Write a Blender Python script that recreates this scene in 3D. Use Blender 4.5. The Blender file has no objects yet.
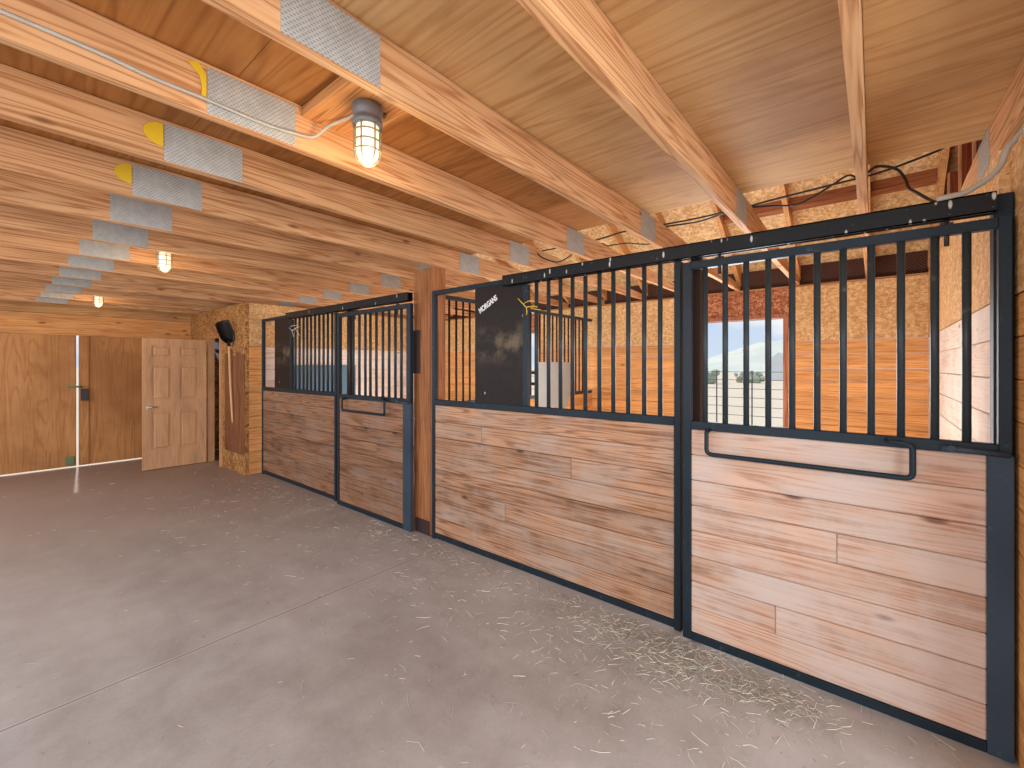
import bpy, bmesh, math, random
from mathutils import Vector, Matrix
random.seed(7)
SC = bpy.context.scene
COL = SC.collection
PI = math.pi

# ---------------------------------------------------------------- materials
def srgb(r, g, b):
    def f(c):
        c /= 255.0
        return c / 12.92 if c <= 0.04045 else ((c + 0.055) / 1.055) ** 2.4
    return (f(r), f(g), f(b), 1.0)

class NT:
    def __init__(s, name):
        s.m = bpy.data.materials.new(name); s.m.use_nodes = True
        s.t = s.m.node_tree; s.t.nodes.clear()
        s.out = s.n('ShaderNodeOutputMaterial')
        s.p = s.n('ShaderNodeBsdfPrincipled')
        s.l(s.p.outputs[0], s.out.inputs[0])
    def n(s, typ, **kw):
        x = s.t.nodes.new(typ)
        for k, v in kw.items(): setattr(x, k, v)
        return x
    def l(s, a, b): s.t.links.new(a, b)
    def val(s, sock, v):
        if hasattr(v, 'is_linked') or isinstance(v, bpy.types.NodeSocket): s.l(v, sock)
        else: sock.default_value = v
    def math(s, op, a, b=None, c=None):
        x = s.n('ShaderNodeMath', operation=op)
        s.val(x.inputs[0], a)
        if b is not None: s.val(x.inputs[1], b)
        if c is not None: s.val(x.inputs[2], c)
        return x.outputs[0]
    def mix(s, fac, a, b, mode='MIX'):
        x = s.n('ShaderNodeMix', data_type='RGBA', blend_type=mode)
        s.val(x.inputs[0], fac); s.val(x.inputs[6], a); s.val(x.inputs[7], b)
        return x.outputs[2]
    def ramp(s, fac, stops):
        x = s.n('ShaderNodeValToRGB'); e = x.color_ramp.elements
        while len(e) < len(stops): e.new(0.5)
        for i, (p, c) in enumerate(stops):
            e[i].position = p; e[i].color = c
        s.val(x.inputs[0], fac)
        return x.outputs[0]
    def sm(s, v, lo, hi):
        x = s.n('ShaderNodeMapRange', interpolation_type='SMOOTHSTEP')
        s.val(x.inputs[0], v); x.inputs[1].default_value = lo; x.inputs[2].default_value = hi
        return x.outputs[0]
    def obj(s): return s.n('ShaderNodeTexCoord').outputs['Object']
    def mapping(s, vec, scale, loc=None):
        x = s.n('ShaderNodeMapping'); s.l(vec, x.inputs[0]); x.inputs[3].default_value = scale
        if loc is not None: s.val(x.inputs[1], loc)
        return x.outputs[0]
    def noise(s, vec, scale, detail=4, rough=.55, dist=0):
        x = s.n('ShaderNodeTexNoise'); s.l(vec, x.inputs['Vector'])
        x.inputs['Scale'].default_value = scale; x.inputs['Detail'].default_value = detail
        x.inputs['Roughness'].default_value = rough; x.inputs['Distortion'].default_value = dist
        return x.outputs['Fac']
    def bump(s, h, strength=.2, dist=.005):
        x = s.n('ShaderNodeBump'); s.l(h, x.inputs['Height'])
        x.inputs['Strength'].default_value = strength; x.inputs['Distance'].default_value = dist
        s.l(x.outputs[0], s.p.inputs['Normal'])
    def fin(s, color, rough=.6, metal=0.0, spec=.3):
        s.val(s.p.inputs['Base Color'], color); s.val(s.p.inputs['Roughness'], rough)
        s.p.inputs['Metallic'].default_value = metal
        s.p.inputs['Specular IOR Level'].default_value = spec
        return s.m

def rand3(t, island):
    """a random offset vector per board (mesh island) or per object, so that no two boards share their grain"""
    if island: r = t.n('ShaderNodeNewGeometry').outputs['Random Per Island']
    else: r = t.n('ShaderNodeObjectInfo').outputs['Random']
    c = t.n('ShaderNodeCombineXYZ')
    t.val(c.inputs[0], t.math('MULTIPLY', r, 37.0)); t.val(c.inputs[1], t.math('MULTIPLY', r, 91.0)); t.val(c.inputs[2], t.math('MULTIPLY', r, 17.0))
    return r, c.outputs[0]

def wood(name, dark, mid, light, axis=1, island=True, contrast=1.0, knots=.6, weather=None, weather_amt=0.0, scale=1.0, vary=.35, rough=.65, grime=0.0):
    t = NT(name)
    r, off = rand3(t, island)
    add = t.n('ShaderNodeVectorMath', operation='ADD'); t.l(t.obj(), add.inputs[0]); t.l(off, add.inputs[1])
    v = add.outputs[0]
    sc = [13.0 * scale] * 3; sc[axis] = 0.5 * scale
    g = t.mapping(v, sc)
    warp = t.noise(g, .55, 3, .5)
    # growth rings: stretched distance field cut into bands
    wv = t.n('ShaderNodeMath', operation='SINE')
    t.val(wv.inputs[0], t.math('MULTIPLY', warp, 120.0))
    rings = t.math('MULTIPLY_ADD', wv.outputs[0], .5, .5)
    fs = [70.0 * scale] * 3; fs[axis] = 2.2 * scale
    fine = t.noise(t.mapping(v, fs), 1.0, 3, .6)
    k = t.math('ADD', t.math('MULTIPLY', t.math('POWER', rings, 2.2), .40), t.math('MULTIPLY', fine, .62))
    k = t.sm(k, .5 - .6 / contrast, .5 + .6 / contrast)
    base = t.ramp(k, [(0.0, light), (.5, mid), (1.0, dark)])
    tone = t.math('MULTIPLY_ADD', r, vary, 1.0 - vary * .5)
    bs = [7.0] * 3; bs[axis] = 1.3
    big = t.noise(t.mapping(v, bs), 1.0, 4, .6)
    tone = t.math('MULTIPLY', tone, t.math('MULTIPLY_ADD', big, .9, .55))
    tc = t.n('ShaderNodeCombineColor')
    for i in range(3): t.val(tc.inputs[i], tone)
    col = t.mix(1.0, base, tc.outputs[0], 'MULTIPLY')
    if weather:
        wn = t.noise(v, 2.6, 5, .62)
        ws = [30.0] * 3; ws[axis] = 2.0
        wn2 = t.noise(t.mapping(v, ws), 1.0, 3, .6)
        f = t.sm(t.math('ADD', wn, t.math('MULTIPLY', wn2, .35)), .62 - .25 * weather_amt, .95 - .2 * weather_amt)
        col = t.mix(t.math('MULTIPLY', f, min(1, .35 + weather_amt)), col, weather)
    if knots > 0:
        ks = [9.0] * 3; ks[axis] = 3.4
        vo = t.n('ShaderNodeTexVoronoi'); vo.inputs['Scale'].default_value = 1.0
        t.l(t.mapping(v, ks), vo.inputs['Vector'])
        pick = t.n('ShaderNodeSeparateColor'); t.l(vo.outputs['Color'], pick.inputs[0])
        on = t.math('GREATER_THAN', pick.outputs[0], 1.0 - .22 * knots)
        kd = t.math('MULTIPLY', t.math('SUBTRACT', 1.0, t.sm(vo.outputs['Distance'], .06, .2)), on)
        col = t.mix(t.math('MULTIPLY', kd, .75), col, (dark[0] * .35, dark[1] * .3, dark[2] * .3, 1))
    if grime > 0:
        gn = t.noise(t.obj(), 3.5, 6, .7)
        col = t.mix(t.math('MULTIPLY', t.sm(gn, .5, .75), grime), col, srgb(70, 48, 36))
    t.bump(k, .12, .003)
    return t.fin(col, rough)

def osb(name, dark, mid, light, scale=1.0, grime=0.0):
    scale *= 1.7
    t = NT(name)
    o = t.obj()
    nz = t.n('ShaderNodeTexNoise'); nz.inputs['Scale'].default_value = 5 * scale; t.l(o, nz.inputs['Vector'])
    ad = t.n('ShaderNodeVectorMath', operation='MULTIPLY_ADD'); t.l(nz.outputs['Color'], ad.inputs[0]); ad.inputs[1].default_value = (.09, .09, .09); t.l(o, ad.inputs[2])
    def flakes(sc, rot):
        mp = t.n('ShaderNodeMapping'); t.l(ad.outputs[0], mp.inputs[0]); mp.inputs[2].default_value = rot; mp.inputs[3].default_value = sc
        vo = t.n('ShaderNodeTexVoronoi'); vo.inputs['Scale'].default_value = scale; t.l(mp.outputs[0], vo.inputs['Vector'])
        s = t.n('ShaderNodeSeparateColor'); t.l(vo.outputs['Color'], s.inputs[0])
        return s.outputs[0], vo.outputs['Distance']
    a, da = flakes((16, 16, 44), (.5, .3, .4)); b, db = flakes((34, 40, 14), (.3, .7, .2)); c, dc = flakes((60, 30, 60), (0, .4, .9))
    k = t.math('ADD', t.math('MULTIPLY', a, .45), t.math('ADD', t.math('MULTIPLY', b, .35), t.math('MULTIPLY', c, .25)))
    col = t.ramp(k, [(.2, dark), (.5, mid), (.8, light)])
    big = t.noise(o, 1.3, 4, .6)
    tone = t.math('MULTIPLY_ADD', big, .55, .72)
    tc = t.n('ShaderNodeCombineColor')
    for i in range(3): t.val(tc.inputs[i], tone)
    col = t.mix(1.0, col, tc.outputs[0], 'MULTIPLY')
    if grime:
        gn = t.noise(o, 2.0, 6, .7)
        col = t.mix(t.math('MULTIPLY', t.sm(gn, .5, .72), grime), col, srgb(80, 40, 24))
    t.bump(k, .25, .004)
    return t.fin(col, .7)

def plywood(name, dark, mid, light, axis=1, stain=.5):
    t = NT(name); o = t.obj()
    sc = [5.0] * 3; sc[axis] = .45
    w = t.noise(t.mapping(o, sc), 1.0, 2, .5, .6)
    rings = t.math('MULTIPLY_ADD', t.math('SINE', t.math('MULTIPLY', w, 62.0)), .5, .5)
    fs = [55.0] * 3; fs[axis] = 2.0
    fine = t.noise(t.mapping(o, fs), 1.0, 3, .6)
    k = t.math('ADD', t.math('MULTIPLY', t.math('POWER', rings, 3.0), .22), t.math('MULTIPLY', fine, .6))
    col = t.ramp(k, [(.12, light), (.45, mid), (.9, dark)])
    big = t.noise(o, .9, 5, .6)
    col = t.mix(t.math('MULTIPLY', t.sm(big, .42, .7), stain), col, dark)
    vo = t.n('ShaderNodeTexVoronoi'); vo.inputs['Scale'].default_value = 2.2; t.l(o, vo.inputs['Vector'])
    s = t.n('ShaderNodeSeparateColor'); t.l(vo.outputs['Color'], s.inputs[0])
    kd = t.math('MULTIPLY', t.math('SUBTRACT', 1.0, t.sm(vo.outputs['Distance'], .02, .07)), t.math('GREATER_THAN', s.outputs[0], .72))
    col = t.mix(t.math('MULTIPLY', kd, .7), col, srgb(70, 36, 18))
    t.bump(k, .1, .003)
    return t.fin(col, .62)

def plain(name, col, rough=.5, metal=0.0, spec=.4, mott=.25, sc=18):
    t = NT(name)
    n = t.noise(t.obj(), sc, 4, .6)
    c2 = (col[0] * (1 - mott), col[1] * (1 - mott), col[2] * (1 - mott), 1)
    c1 = (min(1, col[0] * (1 + mott)), min(1, col[1] * (1 + mott)), min(1, col[2] * (1 + mott)), 1)
    return t.fin(t.mix(n, c2, c1), rough, metal, spec)

def painted_steel(name, base, scuff, amt=.2, streak=0.0, rough=.42):
    t = NT(name); o = t.obj()
    n = t.noise(o, 24, 5, .65); n2 = t.noise(o, 3.0, 3, .5)
    col = t.mix(n2, (base[0] * .7, base[1] * .7, base[2] * .7, 1), (base[0] * 1.45, base[1] * 1.45, base[2] * 1.45, 1))
    col = t.mix(t.math('MULTIPLY', t.sm(n, .62, .72), amt), col, scuff)
    if streak:
        vo = t.n('ShaderNodeTexVoronoi'); vo.inputs['Scale'].default_value = 1.0
        t.l(t.mapping(o, (20, 26, 9)), vo.inputs['Vector'])
        s = t.n('ShaderNodeSeparateColor'); t.l(vo.outputs['Color'], s.inputs[0])
        st = t.math('MULTIPLY', t.math('SUBTRACT', 1.0, t.sm(vo.outputs['Distance'], .10, .2)), t.math('GREATER_THAN', s.outputs[1], .36))
        col = t.mix(t.math('MULTIPLY', st, streak), col, srgb(205, 205, 200))
    return t.fin(col, rough, 0.0, .22)

M = {}
M['truss'] = wood('truss_lumber', srgb(160, 102, 60), srgb(206, 152, 104), srgb(220, 174, 128), axis=0, island=False, contrast=1.25, knots=.8, vary=.16)
M['rafter'] = wood('rafter_lumber', srgb(150, 94, 50), srgb(204, 148, 92), srgb(222, 172, 118), axis=0, island=False, contrast=.9, knots=.4)
M['post'] = wood('post_lumber', srgb(112, 66, 38), srgb(158, 100, 60), srgb(180, 122, 78), axis=2, island=True, contrast=1.0, knots=.4, vary=.3, grime=.25)
M['blocking'] = wood('blocking_lumber', srgb(130, 82, 42), srgb(184, 126, 74), srgb(206, 152, 98), axis=1, island=False, contrast=1.0, knots=.3)
M['beam'] = wood('header_lumber', srgb(170, 104, 52), srgb(212, 148, 88), srgb(228, 170, 108), axis=0, island=False, contrast=.9, knots=1.6, vary=.1)
M['plank_pale'] = wood('pale_door_planks', srgb(150, 104, 78), srgb(200, 158, 132), srgb(216, 182, 160), axis=1, contrast=.95, knots=.7, weather=srgb(206, 190, 180), weather_amt=.45, vary=.16)
M['plank_mid'] = wood('weathered_planks', srgb(116, 76, 50), srgb(172, 126, 94), srgb(194, 152, 120), axis=1, contrast=1.3, knots=.9, weather=srgb(182, 166, 154), weather_amt=.25, vary=.30, grime=.25)
M['plank_dark'] = wood('dark_planks', srgb(96, 62, 40), srgb(140, 98, 70), srgb(166, 122, 92), axis=1, contrast=1.3, knots=.8, weather=srgb(150, 130, 116), weather_amt=.16, vary=.28, grime=.3)
M['plank_orange'] = wood('interior_planks_along', srgb(172, 104, 52), srgb(222, 156, 92), srgb(236, 180, 116), axis=1, contrast=.8, knots=.6, vary=.18)
M['plank_orange_x'] = wood('interior_planks_across', srgb(172, 104, 52), srgb(222, 156, 92), srgb(236, 180, 116), axis=0, contrast=.8, knots=.6, vary=.18)
M['plank_white_x'] = wood('whitened_lit_planks_across', srgb(196, 160, 136), srgb(224, 198, 178), srgb(236, 218, 204), axis=0, contrast=.7, knots=.6, weather=srgb(236, 226, 218), weather_amt=.5, vary=.1)  # weather blend here carries the white light on the tack room stall side
M['osb'] = osb('strand_board', srgb(196, 142, 86), srgb(216, 168, 112), srgb(236, 198, 146))
M['osb_roof'] = osb('roof_strand_board', srgb(194, 146, 92), srgb(220, 180, 126), srgb(240, 210, 164), .9)
M['osb_red'] = osb('stained_strand_board', srgb(120, 62, 38), srgb(170, 100, 66), srgb(206, 150, 110), 1.0, .3)
M['osb_brown'] = osb('brown_strand_board', srgb(116, 72, 36), srgb(172, 118, 66), srgb(206, 154, 94), .9, .35)
M['ply'] = plywood('ceiling_plywood', srgb(146, 98, 54), srgb(198, 152, 98), srgb(214, 174, 122), axis=1, stain=.45)
M['ply_shaded'] = plywood('shaded_ceiling_plywood', srgb(104, 58, 24), srgb(160, 104, 52), srgb(184, 128, 72), axis=1, stain=.55)
M['ply_door'] = plywood('barn_door_plywood', srgb(140, 86, 44), srgb(194, 134, 78), srgb(212, 154, 96), axis=2, stain=.55)
M['door_wood'] = wood('fir_door', srgb(184, 130, 90), srgb(212, 162, 118), srgb(222, 174, 132), axis=2, island=False, contrast=.55, knots=0, vary=.0, rough=.5)
M['steel'] = painted_steel('dark_blue_black_steel', srgb(30, 42, 51), srgb(120, 126, 128), .22)
M['steel_track'] = painted_steel('spattered_black_steel', srgb(25, 28, 31), srgb(170, 170, 166), .3, .85)
M['steel_blue'] = painted_steel('slate_blue_steel', srgb(54, 67, 80), srgb(130, 140, 148), .15)
M['bar'] = painted_steel('stall_bar_steel', srgb(50, 58, 62), srgb(150, 150, 146), .18, 0, .34)
M['bar_dark'] = painted_steel('inner_bar_steel', srgb(52, 34, 26), srgb(120, 100, 80), .1, 0, .5)
M['bracket'] = plain('dark_bracket_metal', srgb(62, 46, 44), .5, 0, .4, .3)
M['sheet'] = plain('grey_sheet_metal', srgb(158, 160, 156), .42, .25, .5, .15, 4)
M['sheet_blue'] = plain('blue_grey_sheet_metal', srgb(82, 112, 132), .45, 0, .5, .15, 4)
M['white_paint'] = plain('white_paint', srgb(235, 235, 235), .5, 0, .3, .03)
M['twine_yellow'] = plain('yellow_twine', srgb(236, 190, 70), .7)
M['twine_white'] = plain('white_twine', srgb(225, 215, 200), .7)
M['yellow_tag'] = plain('yellow_tag_plastic', srgb(226, 186, 40), .5, 0, .4, .1)
M['cable_black'] = plain('black_cable', srgb(40, 30, 26), .5)
M['cable_grey'] = plain('grey_cable', srgb(178, 172, 160), .5)
M['cast_grey'] = plain('grey_cast_metal', srgb(120, 122, 124), .5, .3, .5, .12)
M['guard'] = plain('lamp_guard_metal', srgb(150, 138, 112), .45, .4, .5, .1)
M['black_plastic'] = plain('black_scoop_plastic', srgb(26, 28, 32), .4, 0, .5, .2)
M['grey_plastic'] = plain('grey_blade_plastic', srgb(150, 156, 162), .45, 0, .5, .12)
M['handle_wood'] = plain('pale_handle_wood', srgb(222, 178, 128), .55, 0, .3, .12)
M['brass'] = plain('door_lever_metal', srgb(200, 190, 170), .25, .9, .5, .05)
M['green_wrap'] = plain('green_bolt_wrap', srgb(110, 132, 92), .6)
M['maroon'] = plain('dark_red_fascia', srgb(96, 46, 36), .7)
M['stain_red'] = wood('red_brown_boards', srgb(84, 46, 26), srgb(128, 78, 48), srgb(156, 102, 64), axis=2, contrast=1, knots=.3)
M['frame_red'] = wood('red_brown_frame_boards', srgb(110, 60, 42), srgb(164, 100, 72), srgb(186, 126, 96), axis=2, contrast=.9, knots=.2)
M['block_red'] = wood('red_blocking_lumber', srgb(96, 50, 26), srgb(142, 82, 46), srgb(166, 104, 62), axis=1, island=False, contrast=.8, knots=.2)
M['stud'] = wood('stud_lit_edge_lumber', srgb(170, 104, 60), srgb(214, 150, 98), srgb(230, 176, 124), axis=2, island=False, contrast=.8, knots=.2)
M['attic_shade_board'] = wood('attic_red_shaded_boards', srgb(80, 30, 10), srgb(122, 50, 18), srgb(150, 70, 28), axis=2, contrast=.8, knots=.2)  # dark red holds the attic shade on studs and sheathing

def nail_plate_mat():
    t = NT('galvanised_nail_plate'); o = t.obj()
    mp = t.mapping(o, (1, 1, 1)); sx = t.n('ShaderNodeSeparateXYZ'); t.l(mp, sx.inputs[0])
    u = t.math('MULTIPLY', sx.outputs[0], 62.0); w = t.math('MULTIPLY', sx.outputs[2], 118.0)
    row = t.math('MODULO', t.math('FLOOR', w), 2.0)
    fu = t.math('FRACT', t.math('ADD', u, t.math('MULTIPLY', row, .5))); fw = t.math('FRACT', w)
    slot = t.math('MULTIPLY', t.math('LESS_THAN', t.math('ABSOLUTE', t.math('SUBTRACT', fu, .5)), .24), t.math('LESS_THAN', t.math('ABSOLUTE', t.math('SUBTRACT', fw, .5)), .2))
    n = t.noise(o, 30, 4, .6)
    col = t.mix(n, srgb(150, 152, 150), srgb(206, 206, 202))
    col = t.mix(t.math('MULTIPLY', slot, .62), col, srgb(96, 84, 76))
    return t.fin(col, .5, .15, .5)
M['plate'] = nail_plate_mat()

def concrete():
    t = NT('worn_concrete'); o = t.obj()
    a = t.noise(o, .8, 6, .6); b = t.noise(o, 5, 6, .65); c = t.noise(o, 60, 3, .6)
    sw = t.noise(t.mapping(o, (3.2, .8, 1)), 1.0, 5, .65, .8)
    k = t.math('ADD', t.math('MULTIPLY', a, .5), t.math('ADD', t.math('MULTIPLY', b, .22), t.math('ADD', t.math('MULTIPLY', c, .1), t.math('MULTIPLY', sw, .14))))
    col = t.ramp(k, [(.30, srgb(138, 128, 123)), (.45, srgb(166, 158, 153)), (.6, srgb(190, 184, 180))])
    sx = t.n('ShaderNodeSeparateXYZ'); t.l(o, sx.inputs[0])
    wob = t.math('MULTIPLY_ADD', t.noise(o, 2.5, 2), .02, 2.85)
    d = t.math('ABSOLUTE', t.math('SUBTRACT', sx.outputs[1], wob))
    light = t.math('SUBTRACT', 1.0, t.sm(d, .008, .022)); dk = t.math('SUBTRACT', 1.0, t.sm(d, .003, .007))
    col = t.mix(t.math('MULTIPLY', light, .4), col, srgb(205, 198, 190))
    col = t.mix(t.math('MULTIPLY', dk, .75), col, srgb(92, 80, 76))
    # browner toward the far doors: warm bounced light put into the colour
    f = t.sm(t.math('ADD', sx.outputs[1], t.math('MULTIPLY', a, 4.0)), 4.0, 10.0)
    col = t.mix(t.math('MULTIPLY', f, .7), col, srgb(146, 112, 84))
    t.bump(t.math('ADD', b, t.math('MULTIPLY', c, .4)), .12, .004)
    ro = t.math('MULTIPLY_ADD', b, .35, .36)
    return t.fin(col, ro, 0, .4)
M['concrete'] = concrete()
M['dirt'] = plain('stall_dirt', srgb(150, 120, 90), .9, 0, .1, .3, 6)
M['field'] = plain('dry_pasture', srgb(226, 208, 182), .95, 0, .05, .12, .6)
M['hill'] = plain('pale_green_hill', srgb(216, 216, 200), .95, 0, .05, .22, .12)
M['bush'] = plain('grey_green_brush', srgb(170, 176, 156), .9, 0, .1, .35, 8)
M['wire'] = plain('fence_wire', srgb(90, 82, 78), .6)
M['pipe'] = plain('black_pipe_gate', srgb(28, 28, 32), .5)
M['shed_white'] = plain('white_shed', srgb(226, 232, 240), .7)
M['straw'] = plain('straw', srgb(214, 206, 186), .8, 0, .2, .3, 40)
M['hay'] = plain('grey_green_hay', srgb(158, 152, 138), .85, 0, .1, .4, 30)

def black_panel_mat():
    t = NT('scuffed_black_sheet'); o = t.obj()
    n = t.noise(o, 4.5, 5, .6); n2 = t.noise(o, 30, 4, .6)
    sx = t.n('ShaderNodeSeparateXYZ'); t.l(o, sx.inputs[0])
    band = t.math('SUBTRACT', 1.0, t.sm(t.math('ABSOLUTE', t.math('SUBTRACT', sx.outputs[2], 1.72)), .02, .2))
    col = t.mix(n2, srgb(26, 21, 21), srgb(48, 39, 37))
    col = t.mix(t.math('MULTIPLY', t.math('MULTIPLY', t.sm(n, .42, .66), band), .75), col, srgb(128, 112, 90))
    vo = t.n('ShaderNodeTexVoronoi'); vo.inputs['Scale'].default_value = 1; t.l(t.mapping(o, (11, 13, 8)), vo.inputs['Vector'])
    s = t.n('ShaderNodeSeparateColor'); t.l(vo.outputs['Color'], s.inputs[0])
    st = t.math('MULTIPLY', t.math('SUBTRACT', 1.0, t.sm(vo.outputs['Distance'], .05, .12)), t.math('GREATER_THAN', s.outputs[1], .72))
    col = t.mix(t.math('MULTIPLY', st, .75), col, srgb(210, 205, 200))
    return t.fin(col, .5, 0, .2)
M['black_sheet'] = black_panel_mat()

def glass_lit():
    t = NT('lit_lamp_glass')
    t.p.inputs['Emission Color'].default_value = (1.0, .80, .50, 1)
    t.p.inputs['Emission Strength'].default_value = .72
    return t.fin((.9, .85, .75, 1), .25, 0, .5)
M['lit'] = glass_lit()

# ---------------------------------------------------------------- mesh builder
class MB:
    def __init__(s): s.b = bmesh.new()
    def box(s, x0, x1, y0, y1, z0, z1, bev=0.0):
        g = bmesh.ops.create_cube(s.b, size=1.0)['verts']
        for v in g:
            v.co = Vector(((x0 + x1) / 2 + v.co.x * (x1 - x0), (y0 + y1) / 2 + v.co.y * (y1 - y0), (z0 + z1) / 2 + v.co.z * (z1 - z0)))
        if bev:
            es = {e for v in g for e in v.link_edges}
            bmesh.ops.bevel(s.b, geom=list(es), offset=bev, segments=1, affect='EDGES')
        return s
    def prism(s, pts, axis, a0, a1):
        """polygon pts in the two other axes, pushed along axis from a0 to a1"""
        def co(p, a):
            if axis == 0: return (a, p[0], p[1])
            if axis == 1: return (p[0], a, p[1])
            return (p[0], p[1], a)
        A = [s.b.verts.new(co(p, a0)) for p in pts]; B = [s.b.verts.new(co(p, a1)) for p in pts]
        n = len(pts)
        s.b.faces.new(A); s.b.faces.new(B[::-1])
        for i in range(n): s.b.faces.new((A[i], B[i], B[(i + 1) % n], A[(i + 1) % n]))
        return s
    def tube(s, pts, r, seg=10, closed=False):
        pts = [Vector(p) for p in pts]; rings = []; n = len(pts)
        up = None
        for i, p in enumerate(pts):
            if closed: d = pts[(i + 1) % n] - pts[i - 1]
            else: d = pts[min(i + 1, n - 1)] - pts[max(i - 1, 0)]
            d.normalize()
            if up is None:
                up = Vector((0, 0, 1)) if abs(d.z) < .9 else Vector((1, 0, 0))
            a = d.cross(up)
            if a.length < 1e-4: a = d.cross(Vector((0, 1, 0)))
            a.normalize(); b = a.cross(d).normalized(); up = b
            rings.append([s.b.verts.new(p + a * math.cos(2 * PI * k / seg) * r + b * math.sin(2 * PI * k / seg) * r) for k in range(seg)])
        m = n if closed else n - 1
        for i in range(m):
            R, Q = rings[i], rings[(i + 1) % n]
            for k in range(seg):
                f = s.b.faces.new((R[k], R[(k + 1) % seg], Q[(k + 1) % seg], Q[k])); f.smooth = True
        if not closed:
            s.b.faces.new(rings[0][::-1]); s.b.faces.new(rings[-1])
        return s
    def lathe(s, prof, cx, cy, seg=24, cap=True):
        rings = [[s.b.verts.new((cx + r * math.cos(2 * PI * k / seg), cy + r * math.sin(2 * PI * k / seg), z)) for k in range(seg)] for r, z in prof]
        for i in range(len(rings) - 1):
            for k in range(seg):
                f = s.b.faces.new((rings[i][k], rings[i][(k + 1) % seg], rings[i + 1][(k + 1) % seg], rings[i + 1][k])); f.smooth = True
        if cap:
            s.b.faces.new(rings[0][::-1]); s.b.faces.new(rings[-1])
        return s
    def boards(s, axis_run, a0, a1, z0, z1, t0, t1, n, gap=.003, bev=.004, breaks=None):
        """n horizontal boards between z0 and z1; axis_run 'x' or 'y' is the way they run"""
        h = (z1 - z0) / n
        for i in range(n):
            segs = [(a0, a1)]
            if breaks and i in breaks: segs = [(a0, breaks[i] - .001), (breaks[i] + .001, a1)]
            for p, q in segs:
                if axis_run == 'y': s.box(t0, t1, p, q, z0 + i * h + gap / 2, z0 + (i + 1) * h - gap / 2, bev)
                else: s.box(p, q, t0, t1, z0 + i * h + gap / 2, z0 + (i + 1) * h - gap / 2, bev)
        return s
    def build(s, name, mat, parent=None):
        me = bpy.data.meshes.new(name)
        bmesh.ops.recalc_face_normals(s.b, faces=s.b.faces[:])
        if parent is not None:
            L = Vector(parent['_o'])
            for v in s.b.verts: v.co -= L
        s.b.to_mesh(me); s.b.free()
        o = bpy.data.objects.new(name, me); COL.objects.link(o)
        me.materials.append(M[mat] if isinstance(mat, str) else mat)
        if parent is not None:
            o.parent = parent; o['_o'] = parent['_o']
        else: o['_o'] = (0.0, 0.0, 0.0)
        return o

def smooth(pts, n=6):
    P = [Vector(p) for p in pts]; P = [P[0] * 2 - P[1]] + P + [P[-1] * 2 - P[-2]]; out = []
    for i in range(1, len(P) - 2):
        for k in range(n):
            s = k / n
            out.append(.5 * ((2 * P[i]) + (-P[i - 1] + P[i + 1]) * s + (2 * P[i - 1] - 5 * P[i] + 4 * P[i + 1] - P[i + 2]) * s * s + (-P[i - 1] + 3 * P[i] - 3 * P[i + 1] + P[i + 2]) * s ** 3))
    out.append(P[-2]); return out
def tag(o, label, cat, group=None, kind=None):
    o['label'] = label; o['category'] = cat
    if group: o['group'] = group
    if kind: o['kind'] = kind
    return o
def struct(o, label=None):
    o['kind'] = 'structure'
    if label: o['label'] = label
    return o
def thing(name, loc, label, cat, group=None, kind=None):
    o = bpy.data.objects.new(name, None); COL.objects.link(o); o.location = loc; o['_o'] = tuple(loc)
    o.empty_display_size = .1
    return tag(o, label, cat, group, kind)

# ---------------------------------------------------------------- the setting
XB = 5.82            # back wall of the stalls
YP = -.43            # end partition face
YT = 6.86            # tack room wall face
ZJ = 2.45            # underside of the trusses
ZC = 2.635           # plywood
o = struct(MB().box(-1.4, 2.62, -2.6, 9.46, -.12, 0).build('floor', 'concrete'))
o = struct(MB().box(2.62, 6.0, -.6, 9.6, -.12, -.01).build('floor', 'dirt'))
# ceiling: plywood sheets with seams; sheets farther in hold the truss shade in a darker colour
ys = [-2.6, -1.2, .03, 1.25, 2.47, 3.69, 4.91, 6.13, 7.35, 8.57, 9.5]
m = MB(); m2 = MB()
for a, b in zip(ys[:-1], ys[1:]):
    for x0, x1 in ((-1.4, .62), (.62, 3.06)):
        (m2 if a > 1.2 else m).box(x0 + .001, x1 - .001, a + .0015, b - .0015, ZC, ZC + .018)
m.box(-1.5, 3.05, -2.6, 9.5, ZC + .0185, ZC + .03)  # unseen cover added over the seams to keep sun from leaking through
struct(m.build('ceiling', 'ply')); struct(m2.build('ceiling_dark_sheets', 'ply_shaded'))
# roof sheathing under the trusses' rafters, sloping to the eave
SL = .585
def zr(x, up=0.0): return 2.48 + SL * (5.93 - x) + up
m = MB()
m.prism([(.3, zr(.3, .165)), (6.35, zr(6.35, .165)), (6.35, zr(6.35, .19)), (.3, zr(.3, .19))], 1, -2.6, 9.6)
struct(m.build('roof', 'osb_roof'))
m = MB().box(6.16, 6.20, -2.6, 9.6, 2.12, zr(6.2, .16)).box(XB + .09, 6.16, -2.6, 9.6, 2.12, 2.15)
struct(m.build('trim_eave', 'maroon'))
# walls
m = MB()
LW = [(-.6, 2.2), (2.9, 5.4), (6.1, 8.6)]          # openings added in the unseen aisle wall to let fill light in
m.boards('y', -2.6, 9.5, 0, 1.1, -1.46, -1.42, 8)
lo_ = -2.6
for p, q in LW + [(9.5, 9.5)]:
    m.box(-1.46, -1.42, lo_, p, 1.10, 2.3); lo_ = q
struct(m.build('wall_left', 'plank_mid'))
struct(MB().box(-1.46, -1.42, -2.6, 9.5, 2.302, 2.64).build('wall_left_upper', 'osb'))

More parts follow.
